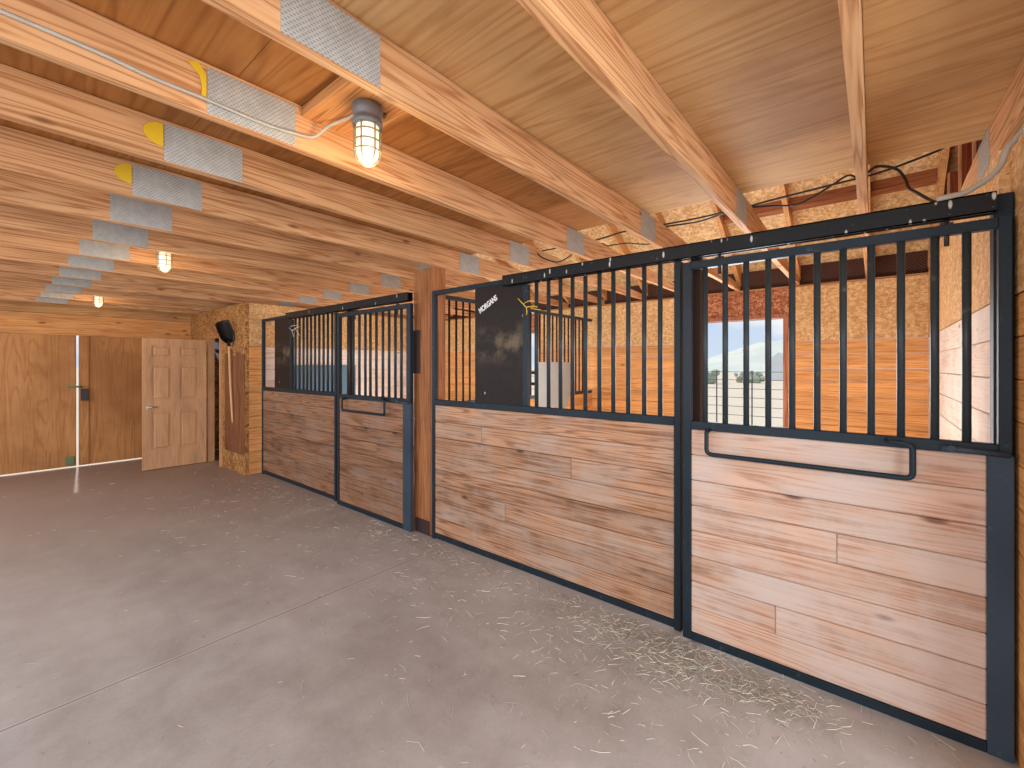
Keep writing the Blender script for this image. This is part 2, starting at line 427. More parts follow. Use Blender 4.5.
W2 = (.80, 1.93); W1 = (4.30, 5.42); WZ = 2.10
m = MB()
for y0, y1 in ((YP - .1, W2[0]), (W2[1], W1[0]), (W1[1], 9.5)):
    m.boards('y', y0, y1, 0, 1.83, XB, XB + .05, 12)
struct(m.build('wall_back', 'plank_orange'))
m = MB()
m.box(XB - .004, XB + .05, YP - .1, W2[0] - .1, 1.833, 2.43).box(XB - .004, XB + .05, W2[1] + .1, W1[0] - .1, 1.833, 2.43).box(XB - .004, XB + .05, W1[1] + .1, 9.5, 1.833, 2.43)
struct(m.build('wall_back_upper', 'osb'))
m = MB().box(XB - .006, XB + .05, W2[0] - .1, W2[1] + .1, WZ, 2.43).box(XB - .006, XB + .05, W1[0] - .1, W1[1] + .1, WZ, 2.43)
struct(m.build('wall_back_header', 'osb_red'))
m = MB().box(XB - .03, XB + .10, YP - .1, 9.5, 2.43, 2.448)
struct(m.build('trim_top_plate', 'blocking'))
for (y0, y1), nm in ((W2, 'trim_opening_near'), (W1, 'trim_opening_far')):
    m = MB()
    m.box(XB - .02, XB + .08, y0 - .045, y0, 0, WZ).box(XB - .02, XB + .08, y1, y1 + .045, 0, WZ).box(XB - .02, XB + .08, y0 - .045, y1 + .045, WZ, WZ + .045)
    struct(m.build(nm, 'frame_red'))

# end partition
m = MB(); m.boards('x', 2.69, XB, 0, 1.83, YP - .05, YP + .03, 11)
struct(m.build('wall_end', 'plank_white_x'))
struct(MB().box(2.2, XB + .05, YP - .062, YP - .052, 0, 2.45).build('wall_end_backing', 'osb_red'))
m = MB(); m.boards('x', 2.2, 2.68, 0, 1.83, YP - .05, YP, 11)
struct(m.build('wall_end_jamb', 'plank_orange_x'))
struct(MB().box(2.2, 2.69, YP - .05, YP + .002, 1.833, 2.45).box(2.69, XB, YP - .05, YP + .032, 1.833, 2.45).build('wall_end_upper', 'osb'))
struct(MB().box(2.2, XB + .1, YP - .14, YP - .12, 2.40, 5.2).build('wall_attic', 'attic_shade_board'))
# tack room block
m = MB(); m.boards('x', 2.45, 2.63, 0, 1.83, YT, YT + .05, 11)
struct(m.build('wall_tack_front', 'plank_orange_x'))
m = MB(); m.boards('x', 2.632, XB, 0, 1.83, YT, YT + .05, 11)
struct(m.build('wall_tack_stall_side', 'plank_white_x'))  # paler than the front: white light on this side put into the colour
struct(MB().box(2.45, XB, YT - .002, YT + .05, 1.833, 2.45).build('wall_tack_front_upper', 'osb'))
m = MB().box(2.40, 2.45, YT, 7.80, 0, 2.45).box(2.40, 2.45, 7.80, 8.36, 1.99, 2.45).box(2.40, 2.45, 8.36, 9.44, 0, 2.45)
struct(m.build('wall_tack_side', 'osb_brown'))
m = MB(); y_ = YT + .012
for w_, z_ in ((.16, 1.72), (.15, 1.76), (.17, 1.70), (.14, 1.80), (.15, 1.74)):
    m.box(2.388, 2.399, y_, y_ + w_ - .005, .28, z_, .003); y_ += w_
struct(m.build('trim_stained_boards', 'stain_red'))
m = MB().box(2.37, 2.46, 8.33, 8.37, 0, 2.0).box(2.37, 2.46, 7.78, 7.81, 0, 2.0)
struct(m.build('trim_tack_doorway', 'door_wood'))
struct(MB().box(2.46, XB, 9.40, 9.46, 0, 2.62).build('wall_tack_end', 'osb_brown'))

# far wall: two plywood barn doors with a slit between and a gap below
YF = 9.42
d = MB().box(.985, 2.38, YF, YF + .04, .026, 2.04).build('door_1', 'ply_door'); struct(d)
c = MB().box(1.0, 1.09, YF - .022, YF, .05, 2.0).build('stile_board', 'ply_door', d)
c = MB().box(1.0, 1.085, YF - .06, YF - .024, 1.02, 1.20, .006).build('latch', 'black_plastic', d); c['label'] = 'dark latch case'
d = MB().box(-1.4, .955, YF, YF + .04, .026, 2.04).build('door_2', 'ply_door'); struct(d)
c = MB().box(.87, .945, YF - .022, YF, .05, 2.0).build('stile_board', 'ply_door', d)
c = MB().tube([(.86, YF - .05, 1.235), (1.02, YF - .05, 1.235)], .014).tube([(.875, YF - .05, 1.235), (.875, YF, 1.235)], .012).build('bolt_handle', 'green_wrap', d)
c = MB().box(.84, .93, YF - .06, YF - .024, .05, .18, .006).build('floor_bolt', 'green_wrap', d); c['label'] = 'green wrapped floor bolt'
struct(MB().box(-1.4, 2.46, YF - .045, YF - .001, 2.015, 2.32).build('trim_header', 'beam'))
m = MB().box(-1.4, 2.46, YF - .02, YF + .03, 2.322, 2.64).box(-1.4, 2.4, YF - .055, YF - .021, 2.325, 2.44)
struct(m.build('wall_far', 'rafter'))

# ---------------------------------------------------------------- roof trusses
TY = [-.42, .05, .66, 1.26, 1.86, 2.43, 3.05, 3.67, 4.32, 4.98, 5.65, 6.34, 7.02, 7.72, 8.42, 9.10]
TL = ['pale roof truss resting on top of the end partition wall beside the near stall door',
      'roof truss seen end-on, crossing above the middle of the near stall door',
      'roof truss with grey splice plate, second one in from the end partition wall',
      'roof truss just this side of the caged lamp with the grey housing',
      'roof truss with big mesh plate and yellow tag, just beyond the lamp with grey housing',
      'roof truss with yellow tag, second beyond the lamp with grey housing',
      'roof truss with yellow tag that bears on the wooden post between the stalls',
      'roof truss first beyond the wooden post between the two stalls',
      'roof truss just this side of the caged lamp in mid aisle',
      'roof truss just beyond the caged lamp in mid aisle',
      'roof truss second beyond the caged lamp in mid aisle',
      'roof truss third beyond the caged lamp in mid aisle',
      'roof truss meeting the tack room wall, fourth beyond the lamp in mid aisle',
      'roof truss just this side of the last caged lamp near the far doors',
      'roof truss just beyond the last caged lamp near the far doors',
      'roof truss right in front of the header over the far barn doors']
TH = .04
def truss_parts(y):
    t = thing('roof_truss', (2.0, y, ZJ), TL[TY.index(y)], 'roof truss', 'roof trusses')
    ZT = ZC - .004
    m = MB().prism([(-1.4, ZJ), (5.80, ZJ), (5.80, 2.515), (3.25, ZT), (-1.4, ZT)], 1, y - TH / 2, y + TH / 2)
    m.build('bottom_chord', 'truss', t)
    m = MB().prism([(6.1, zr(6.1)), (6.1, zr(6.1, .155)), (1.2, zr(1.2, .155)), (1.2, zr(1.2))], 1, y - TH / 2 - .001, y + TH / 2 + .001)
    m.build('rafter', 'rafter', t)
    for x0, x1, z1 in ((.52, .83, ZT - .012), (2.90, 3.16, ZT - .003)):
        MB().box(x0, x1, y - TH / 2 - .0025, y + TH / 2 + .0025, ZJ + .004, z1).build('nail_plate', 'plate', t)
    return t
def copy_tree(src, loc):
    r = src.copy(); COL.objects.link(r); r.location = loc; r['_o'] = tuple(loc)
    for ch in src.children:
        c = ch.copy(); COL.objects.link(c); c.parent = r; c['_o'] = tuple(loc)
    return r
proto = truss_parts(TY[0]); trusses = [proto]
for i, y in enumerate(TY[1:], 1):
    r = copy_tree(proto, (2.0, y, ZJ)); r['label'] = TL[i]; trusses.append(r)
# yellow tags beside the mesh plates of three trusses
for i, big in ((4, True), (5, False), (6, False)):
    y = TY[i]; t = trusses[i]; m = MB()
    yy = y - TH / 2 - .004
    if big:
        pts = [(.462, ZC - .028), (.492, ZC - .016), (.516, ZC - .05), (.516, ZC - .135), (.50, ZC - .145), (.503, ZC - .10), (.495, ZC - .06)]
    else:
        pts = [(.515, ZC - .03)] + [(.515 - .068 * math.sin(a), ZC - .075 + .05 * math.cos(a)) for a in [PI * k / 10 for k in range(11)]]
        pts = pts[1:]
    m.prism(pts, 1, yy - .004, yy)
    c = m.build('yellow_tag', 'yellow_tag', t); c['label'] = 'yellow plastic tag'

# blocking and stud wall in the attic above the end partition
bx = 5.04
segs = [(TY[0], TY[1]), (TY[1], TY[2]), (TY[2], TY[3])]
bl = ['roof blocking between the end partition and the end-on truss', 'roof blocking beside the end-on truss above the near stall door', 'roof blocking above the hinge side of near stall door']
for (a, b), lb in zip(segs, bl):
    m = MB().prism([(bx - .025, zr(bx - .025, .163)), (bx + .025, zr(bx + .025, .163)), (bx + .025, zr(bx + .025, .075)), (bx - .025, zr(bx - .025, .075))], 1, a + TH / 2 + .004, b - TH / 2 - .004)
    tag(m.build('roof_blocking', 'block_red'), lb, 'roof blocking', 'roof blocking')
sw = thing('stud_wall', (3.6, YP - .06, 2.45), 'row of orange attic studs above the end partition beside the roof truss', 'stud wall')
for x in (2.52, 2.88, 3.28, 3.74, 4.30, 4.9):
    c = MB().box(x - .02, x + .02, YP - .115, YP - .03, 2.455, zr(x, -.005)).build('stud', 'attic_shade_board', sw)
    c = MB().box(x - .02, x + .02, YP - .0295, YP - .018, 2.455, zr(x, -.005)).build('lit_edge_strip', 'stud', c)  # added pale strip for the lit edge; stud sides coloured as shaded
    c['label'] = 'pale strip coloured as the lit stud edge'
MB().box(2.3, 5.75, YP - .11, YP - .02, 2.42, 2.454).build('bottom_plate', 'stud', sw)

# vent netting strip along the eave
def net_mat():
    t = NT('vent_netting'); o = t.obj()
    sx = t.n('ShaderNodeSeparateXYZ'); t.l(o, sx.inputs[0])
    u = t.math('MULTIPLY', sx.outputs[1], 34.0); w = t.math('MULTIPLY', sx.outputs[2], 34.0)
    a = t.math('ABSOLUTE', t.math('SUBTRACT', t.math('FRACT', t.math('ADD', u, w)), .5)); b = t.math('ABSOLUTE', t.math('SUBTRACT', t.math('FRACT', t.math('SUBTRACT', u, w)), .5))
    l = t.math('MAXIMUM', t.math('GREATER_THAN', a, .42), t.math('GREATER_THAN', b, .42))
    return t.fin(t.mix(l, srgb(52, 24, 18), srgb(112, 76, 56)), .8)
M['net'] = net_mat()
struct(MB().box(XB + .045, XB + .055, -.4, 9.4, 2.449, zr(XB + .05, .16)).build('trim_eave_netting', 'net'))

# ---------------------------------------------------------------- stall fronts
X0, X1 = 2.60, 2.64
def bars(parent, ys, z0, z1, x, mat='bar', r=.0145):
    for y in ys:
        MB().tube([(x, y, z0), (x, y, z1)], r, 10).build('bar', mat, parent)

def fixed_panel(label, yr, yl, sheet, barsY, plank_mat, postY, letters=None):
    """yr/yl: the two outer edges along the aisle (yl farther)"""
    t = thing('stall_panel', (2.62, (yr + yl) / 2, 0), label, 'stall panel', 'fixed stall front panels')
    f = MB()
    f.box(X0, X1, yl - .04, yl, 0, 2.225, .003)                       # far stile
    f.box(X0, X1, yr, yr + .04, 0, 2.16, .003)                        # near stile
    f.box(X0, X1, sheet[0] - .045, sheet[0], 1.25, 2.16, .003)        # stile beside the sheet
    f.box(X0, X1, sheet[0] - .045, yl - .04, 2.185, 2.225, .003)
    f.box(X0, X1, yr + .04, yl - .04, 1.20, 1.25, .003)
    f.box(X0, X1, yr + .04, yl - .04, .012, .055, .003)
    f.build('frame', 'steel', t)
    m = MB().boards('y', yr + .04, yl - .04, .055, 1.20, X0 + .006, X1 - .006, 8, .003, .004, {2: yr + 1.35, 5: yr + .75, 6: yr + 1.6})
    m.build('plank_board', plank_mat, t)
    c = MB().box(X0 + .004, X0 + .012, sheet[0], sheet[1], 1.25, 2.186).build('black_sheet', 'black_sheet', t)
    c['label'] = 'scuffed black sheet metal'
    bars(t, barsY, 1.25, 2.165, X0 + .02)
    c = MB().box(2.645, 2.70, postY, postY + .055, 0, 2.2, .004).build('back_post', 'bar_dark', t)
    return t, c
fp2, _ = fixed_panel('fixed stall front panel with white lettering on its black sheet, by the post', .87, 3.08, (2.04, 2.54),
    [1.924, 1.816, 1.714, 1.615, 1.513, 1.407, 1.307, 1.204, 1.099, .999], 'plank_mid', .775)
fp1, _ = fixed_panel('fixed stall front panel of darker planks, beside the tack room wall', 4.75, 6.82, (5.925, 6.39),
    [5.797, 5.685, 5.576, 5.477, 5.379, 5.277, 5.173, 5.068, 4.967, 4.866], 'plank_dark', 4.54)
# lettering on the sheet
cu = bpy.data.curves.new('lettering', 'FONT'); cu.body = 'MORGANS'; cu.size = .062; cu.extrude = .0005; cu.space_character = .92; cu.offset = .0022
tmp = bpy.data.objects.new('lettering_curve', cu); COL.objects.link(tmp)
bpy.context.view_layer.update()
dg = bpy.context.evaluated_depsgraph_get()
me = bpy.data.meshes.new_from_object(tmp.evaluated_get(dg))
bpy.data.objects.remove(tmp)
w = max(v.co.x for v in me.vertices); me.transform(Matrix.Diagonal((.216 / w, 1.0, 1.0, 1.0)))
# text x -> -Y (toward the viewer's right), text y -> +Z, face toward -X ; tilted upward
ang = math.atan2(.099, .190)
R = Matrix(((0, 0, -1, 0), (-1, 0, 0, 0), (0, 1, 0, 0), (0, 0, 0, 1))) @ Matrix.Rotation(ang, 4, 'Z')
me.transform(R)
L = Vector(fp2['_o'])
me.transform(Matrix.Translation(Vector((X0 + .002, 2.482, 1.976)) - L))
lo = bpy.data.objects.new('lettering', me); COL.objects.link(lo); lo.parent = fp2; me.materials.append(M['white_paint'])
lo['label'] = 'slanted white lettering'

DX0, DX1 = 2.545, 2.585
def round_path(pts, r=.03, n=5):
    out = [Vector(pts[0])]
    for i in range(1, len(pts) - 1):
        p, a, b = Vector(pts[i]), Vector(pts[i - 1]), Vector(pts[i + 1])
        rr = min(r, (a - p).length * .45, (b - p).length * .45)
        s, e = p + (a - p).normalized() * rr, p + (b - p).normalized() * rr
        for k in range(n + 1):
            q = k / n; out.append((1 - q) ** 2 * s + 2 * q * (1 - q) * p + q * q * e)
    out.append(Vector(pts[-1])); return out
def sliding_door(label, yr, yl, barsY, plank_mat, hy, hangers, pw):
    t = thing('stall_door', (2.565, (yr + yl) / 2, 0), label, 'stall door', 'sliding stall doors')
    f = MB()
    f.box(DX0, DX1, yl - .045, yl, .012, 2.135, .003)
    f.box(DX0, DX1, yr, yr + pw * .55, 1.2, 2.135, .003)
    f.box(DX0, DX1, yr + pw * .55, yl - .045, 2.092, 2.135, .003)
    f.box(DX0, DX1, yr + pw * .55, yl - .045, 1.195, 1.242, .003)
    f.box(DX0, DX1, yr + pw, yl - .045, .012, .055, .003)
    f.build('frame', 'steel', t)
    c = MB().box(DX0 - .002, DX1, yr - .005, yr + pw, .012, 1.20, .003).build('corner_plate', 'steel_blue', t)
    c['label'] = 'slate blue steel plate'
    m = MB().boards('y', yr + pw, yl - .045, .055, 1.195, DX0 + .008, DX1 - .006, 8, .003, .004, {1: yr + .8, 4: yr + .55})
    m.build('plank_board', plank_mat, t)
    bars(t, barsY, 1.24, 2.095, (DX0 + DX1) / 2)
    xh = DX0 - .045
    pts = [(DX0, hy[0], 1.20), (xh, hy[0], 1.195), (xh, hy[0], 1.075), (xh, hy[1], 1.075), (xh, hy[1], 1.218), (xh, hy[1] + .07, 1.225), (DX0, hy[1] + .08, 1.225)]
    MB().tube(round_path(pts, .028), .0115, 10).build('loop_handle', 'steel', t)
    MB().tube([(DX0 - .012, yr + .01, 1.205), (DX0 - .012, yr + .2, 1.213)], .012, 10).tube([(DX0 - .025, yr + .17, 1.213), (DX0 + .002, yr + .17, 1.213)], .014, 8).build('slide_bolt', 'steel_blue', t)
    for y in hangers:
        MB().tube([(2.572, y, 2.05), (2.572, y, 2.155)], .009, 8).box(2.565, 2.585, y - .02, y + .02, 2.136, 2.148).build('hanger_bolt', 'bracket', t)
    return t
sliding_door('near sliding stall door with pale planks and open barred top', -.413, .842,
    [.725, .622, .52, .419, .315, .213, .113, .012, -.089, -.196, -.29], 'plank_pale', (.70, -.124), (.652, -.232), .068)
sliding_door('sliding stall door of dark planks on the far side of the wooden post', 3.32, 4.63,
    [4.42, 4.321, 4.204, 4.091, 3.999, 3.892, 3.779, 3.675, 3.573, 3.478], 'plank_dark', (4.44, 3.66), (4.3, 3.55), .11)
def track(label, y0, y1):
    m = MB()
    m.box(2.54, 2.548, y0, y1, 2.158, 2.238).box(2.54, 2.598, y0, y1, 2.232, 2.238).box(2.59, 2.598, y0, y1, 2.158, 2.238)
    m.box(2.54, 2.557, y0, y1, 2.158, 2.163)
    return tag(m.build('door_track', 'steel_track'), label, 'door track', 'sliding door tracks')
track('spattered black track above the pale-planked stall door', -.37, 2.19)
track('spattered black track above the dark-planked stall door beyond the post', 3.35, 5.90)
tag(MB().box(2.60, 2.68, YP + .004, -.37, 0, 2.24, .004).build('door_jamb', 'steel'), 'black steel jamb post where the near stall door meets the end wall', 'jamb')

# wooden post between the stalls
t = thing('wooden_post', (2.69, 3.25, 0), 'rough brown wooden post between the two stalls', 'post')
MB().box(2.625, 2.775, 3.13, 3.37, 0, ZJ - .003, .006).build('shaft', 'post', t)
MB().box(2.628, 2.775, 3.088, 3.127, 0, ZC - .006, .004).build('side_plank', 'post', t)
c = MB().box(2.615, 2.624, 3.14, 3.33, 0, .13, .002).build('base_plate', 'bracket', t); c['label'] = 'dark metal base plate'
c = MB().box(2.612, 2.624, 3.27, 3.36, 1.48, 1.885, .002).build('strike_plate', 'bracket', t); c['label'] = 'dark strike plate'

# partition between the stalls
t = thing('stall_partition', (4.3, 3.25, 0), 'barred partition running back from the wooden post between the stalls', 'stall partition')
MB().boards('x', 2.80, XB - .03, 0, 1.15, 3.232, 3.268, 8).build('plank_board', 'plank_orange_x', t)
MB().box(2.80, XB - .03, 3.23, 3.27, 1.153, 1.193, .003).box(2.80, XB - .03, 3.23, 3.27, 2.205, 2.245, .003).build('rail', 'bar', t)
x = 2.871
while x < 5.7:
    MB().tube([(x, 3.25, 1.19), (x, 3.25, 2.21)], .011, 8).build('bar', 'bar_dark', t); x += .0955
c = MB().prism([(4.5, .80), (4.95, .80), (5.22, 1.32), (5.22, 1.60), (4.42, 1.60), (4.42, .80)], 1, 3.21, 3.218).build('grey_sheet', 'sheet', t)
c['label'] = 'grey galvanised sheet with one corner cut off'
o = MB().box(2.98, 4.1, YT - .022, YT - .004, .85, 1.565, .003).build('wall_sheet', 'sheet_blue')
tag(o, 'blue-grey sheet fixed to planks behind the bars of the far stall', 'sheet')

# twine
def tw(name, label, pts, mat, loc, extra=()):
    m = MB().tube(pts, .004, 6)
    for e in extra: m.tube(e, .0035, 6)
    tag(m.build(name, mat), label, 'twine')
tw('yellow_twine', 'yellow baling twine tied round a bar beside the black sheet', [(2.588, 2.075, 2.06), (2.583, 2.03, 2.02), (2.580, 1.99, 1.985), (2.588, 1.93, 1.99), (2.593, 1.90, 1.98)], 'twine_yellow', None,
   [[(2.586, 2.02, 2.015), (2.583, 1.97, 2.03), (2.588, 1.915, 2.02)], [(2.583, 1.99, 1.985), (2.582, 1.985, 1.95), (2.584, 1.99, 1.93)], [(2.582, 1.96, 1.99), (2.578, 1.91, 1.965), (2.588, 1.86, 1.955)]])
tw('white_twine', 'white twine knotted on the bars of the far stall', [(2.596, 5.93, 2.05), (2.595, 5.84, 2.01), (2.597, 5.75, 2.035), (2.595, 5.64, 2.05)], 'twine_white', None,
   [[(2.597, 5.86, 2.02), (2.595, 5.81, 1.96), (2.597, 5.80, 1.93)], [(2.597, 5.76, 2.03), (2.595, 5.70, 1.99), (2.597, 5.64, 1.94)], [(2.596, 5.9, 2.06), (2.595, 5.8, 2.075), (2.597, 5.7, 2.065)]])

# ---------------------------------------------------------------- six-panel door standing open
YD = 8.29
dr = MB()
dx0, dx1, dz0, dz1 = 1.535, 2.335, .012, 1.965
st, tk = .105, .036
dr.box(dx0, dx0 + st, YD, YD + tk, dz0, dz1).box(dx1 - st, dx1, YD, YD + tk, dz0, dz1)
mx = (dx0 + dx1) / 2
dr.box(mx - .05, mx + .05, YD, YD + tk, dz0, dz1)
rails = [(dz0, .29), (.87, 1.03), (1.56, 1.68), (dz1 - .105, dz1)]
for a, b in rails:
    dr.box(dx0 + st, mx - .05, YD, YD + tk, a, b).box(mx + .05, dx1 - st, YD, YD + tk, a, b)
for i in range(3):
    a, b = rails[i][1], rails[i + 1][0]
    for p, q in ((dx0 + st, mx - .05), (mx + .05, dx1 - st)):
        dr.box(p, q, YD + .013, YD + tk - .013, a, b)
        g = .03
        dr.box(p + g, q - g, YD + .002, YD + tk - .002, a + g, b - g, .010)
door = struct(dr.build('door_3', 'door_wood'), 'six-panel wooden door standing open into the aisle')
m = MB().tube([(dx0 + .06, YD, .935), (dx0 + .06, YD - .055, .935)], .011, 10).tube(round_path([(dx0 + .06, YD - .05, .935), (dx0 + .1, YD - .058, .945), (dx0 + .17, YD - .05, .94)], .03), .009, 10)
m.tube([(dx0 + .06, YD - .001, .935), (dx0 + .06, YD - .01, .935)], .028, 16)
c = m.build('door_handle', 'brass', door); c['label'] = 'pale metal lever handle'
for z in (.3, 1.0, 1.75):
    MB().box(dx1 - .004, dx1 + .006, YD - .004, YD + .03, z - .045, z + .045).build('hinge', 'brass', door)

# scoop shovel hanging on the tack room wall
t = thing('scoop_shovel', (2.31, 7.3, .7), 'black scoop shovel hung blade-up on the tack room wall', 'shovel')
m = MB(); n = 14; k = 10
A_, B_ = Vector((2.345, 7.32, 1.885)), Vector((2.215, 7.27, 2.195))
ax = B_ - A_; wv_ = Vector((.91, 0, .40))
def scoop(u, v):   # u across -1..1, v from the socket (0) to the mouth (1)
    hw = .033 + .068 * min(1, v * 3.2) ** .6 - .012 * max(0, v - .7)
    mouth = 1 - .06 * u * u * (v > .85)
    return A_ + ax * v * mouth + wv_ * u * hw + Vector((0, -.055 * abs(u) ** 2.4 + .05 * (1 - v) ** 2 * (1 - abs(u)), 0))
vs = [[m.b.verts.new(scoop(-1 + 2 * i / n, j / k)) for i in range(n + 1)] for j in range(k + 1)]
for j in range(k):
    for i in range(n):
        f = m.b.faces.new((vs[j][i], vs[j][i + 1], vs[j + 1][i + 1], vs[j + 1][i])); f.smooth = True
c = m.build('scoop_blade', 'black_plastic', t); md = c.modifiers.new('thick', 'SOLIDIFY'); md.thickness = .008
c = MB().tube(smooth([(2.345, 7.325, 1.90), (2.348, 7.32, 1.80), (2.358, 7.30, 1.3), (2.374, 7.26, .72)]), .0155, 10).build('handle', 'handle_wood', t); c['label'] = 'pale wooden handle'
MB().tube([(2.333, 7.325, 1.95), (2.347, 7.322, 1.84)], .021, 10).build('socket', 'black_plastic', t)
tag(MB().tube([(2.40, 7.36, 1.99), (2.27, 7.36, 1.99), (2.265, 7.36, 2.02)], .007, 8).build('wall_hook', 'bracket'), 'dark hook on the tack room wall holding the black shovel', 'hook')
# grey blade hanging in the doorway
t = thing('hanging_blade', (2.36, 7.95, 1.56), 'grey blade tool with a black band hanging in the dark doorway', 'tool')
MB().prism([(2.335, 1.935), (2.40, 1.92), (2.46, 1.66), (2.465, 1.55), (2.435, 1.57), (2.35, 1.78)], 1, 7.95, 7.958).build('blade', 'grey_plastic', t)
c = MB().prism([(2.345, 1.82), (2.43, 1.80), (2.445, 1.74), (2.36, 1.76)], 1, 7.945, 7.963).build('band', 'black_plastic', t); c['label'] = 'black band'
MB().tube([(2.37, 7.954, 1.99), (2.37, 7.954, 1.92)], .008, 8).build('hook', 'black_plastic', t)

# ---------------------------------------------------------------- caged lamps
def lamp(x, y, label):
    t = thing('caged_lamp', (x, y, ZC), label, 'lamp', 'caged aisle lamps')
    MB().lathe([(.052, 2.584), (.058, 2.578), (.058, 2.55), (.05, 2.54), (.05, 2.525), (.058, 2.52), (.058, 2.505), (.052, 2.50)], x, y).build('housing', 'cast_grey', t)
    MB().tube([(x + .052, y, 2.56), (x + .075, y - .005, 2.565), (x + .078, y - .005, 2.583)], .008, 8).build('conduit_elbow', 'guard', t)
    pr = [(.043, 2.50)] + [(.043, 2.50 - .1 * k / 4) for k in range(1, 5)] + [(.043 * math.cos(a), 2.40 - .046 * math.sin(a)) for a in [PI / 2 * k / 7 for k in range(1, 7)]] + [(.003, 2.353)]
    MB().lathe(pr, x, y, 20).build('glass_globe', 'lit', t)
    g = MB()
    for k in range(6):
        a = PI / 6 + PI * k / 3
        c_, s_ = math.cos(a), math.sin(a)
        pts = [(x + .051 * c_, y + .051 * s_, 2.505 - .105 * i / 4) for i in range(5)] + [(x + .051 * math.cos(b) * c_, y + .051 * math.cos(b) * s_, 2.40 - .055 * math.sin(b)) for b in [PI / 2 * i / 6 for i in range(1, 7)]]
        g.tube(pts, .0030, 6)
    for z in (2.475, 2.437, 2.40):
        g.tube([(x + .052 * math.cos(2 * PI * k / 24), y + .052 * math.sin(2 * PI * k / 24), z) for k in range(24)], .0030, 6, closed=True)
    g.build('wire_guard', 'guard', t)
    L = bpy.data.lights.new('lamp_light', 'POINT'); L.energy = 5; L.color = (1, .72, .40); L.shadow_soft_size = .06
    lo = bpy.data.objects.new('lamp_light', L); COL.objects.link(lo); lo.location = (x, y, 2.30)
LP = [(.985, 1.555, 'lit caged lamp with its grey housing in plain view, wired beside the mesh plates'),
      (1.0, 4.62, 'lit caged lamp over mid aisle, second along from the one with grey housing in view'),
      (1.03, 8.05, 'lit caged lamp closest to the far barn doors, last in the row')]
for i, (x, y, lb) in enumerate(LP):
    lamp(x, y, lb)
    ya = max(v for v in TY if v < y) + TH / 2 + .003; yb = min(v for v in TY if v > y) - TH / 2 - .003
    tag(MB().box(x - .13, x + .14, ya, yb, 2.585, 2.63, .003).build('mounting_board', 'blocking'),
        ['wooden mounting board carrying the lamp with grey housing in view', 'wooden mounting board above the lamp over mid aisle', 'wooden mounting board above the last lamp by the far doors'][i], 'mounting board', 'lamp mounting boards')

# ---------------------------------------------------------------- cables
def cable(pts, r, mat, label, name='power_cable'):
    return tag(MB().tube(smooth(pts), r, 6).build(name, mat), label, 'cable', 'power cables')
cable([(3.35, -.58, 2.86), (3.35, -.446, 2.83), (3.35, -.35, 2.79), (3.35, -.29, 2.74), (3.35, -.2, 2.715), (3.35, -.02, 2.68), (3.35, .2, 2.668), (3.35, .55, 2.65), (3.35, .66, 2.642), (3.35, .98, 2.632), (3.36, 1.26, 2.64), (3.38, 1.6, 2.655), (3.4, 1.86, 2.64), (3.4, 2.43, 2.64)], .0065, 'cable_black', 'black cable strung over the trusses beside the plywood edge')
cable([(3.42, .05, 2.645), (3.4, .116, 2.72), (3.4, .2, 2.685), (3.4, .3, 2.635), (3.4, .40, 2.605), (3.4, .52, 2.625), (3.4, .66, 2.648), (3.4, .8, 2.65), (3.4, 1.0, 2.622), (3.4, 1.26, 2.635)], .006, 'cable_black', 'thin black cable sagging between the trusses over the near stall door')
cable([(3.3, .05, 2.66), (3.3, -.0, 2.70), (3.3, -.05, 2.69), (3.3, -.102, 2.656), (3.28, -.132, 2.59), (3.22, -.144, 2.52), (3.1, -.17, 2.45), (2.9, -.21, 2.34), (2.72, -.225, 2.275), (2.56, -.24, 2.245)], .0075, 'cable_black', 'dark cable drooping down onto the near door track')
cable([(2.54, -.20, 2.245), (2.54, -.24, 2.247), (2.545, -.28, 2.252), (2.55, -.313, 2.27), (2.555, -.354, 2.30), (2.56, -.385, 2.345), (2.56, -.40, 2.40), (2.56, -.425, 2.433), (2.45, -.44, 2.44)], .012, 'cable_grey', 'thick grey cable rising from the near door track to the roof truss')
yy = 1.86 - TH / 2 - .014
cable([(-1.2, yy, 2.52), (-.3, yy, 2.515), (.18, yy, 2.508), (.36, yy, 2.495), (.513, yy, 2.494), (.70, yy, 2.488), (.83, yy, 2.50), (.90, yy - .004, 2.515), (.94, yy - .06, 2.56), (.97, yy - .14, 2.573), (.975, yy - .2, 2.575)], .0065, 'cable_grey', 'grey cable running along the truss face to the lamp with grey housing')
cable([(3.3, 2.43, 2.64), (3.3, 2.40, 2.58), (3.3, 2.328, 2.53), (3.3, 2.186, 2.481), (3.3, 2.06, 2.514), (3.3, 1.95, 2.58), (3.3, 1.86, 2.638)], .006, 'cable_black', 'black cable loop hanging between trusses over the fixed panel with white lettering')
cable([(3.5, 1.86, 2.635), (3.5, 1.80, 2.60), (3.5, 1.759, 2.60), (3.5, 1.611, 2.59), (3.5, 1.42, 2.55), (3.5, 1.30, 2.60), (3.5, 1.26, 2.632)], .005, 'cable_black', 'thin black cable dipping between trusses above the barred part of the lettered panel')

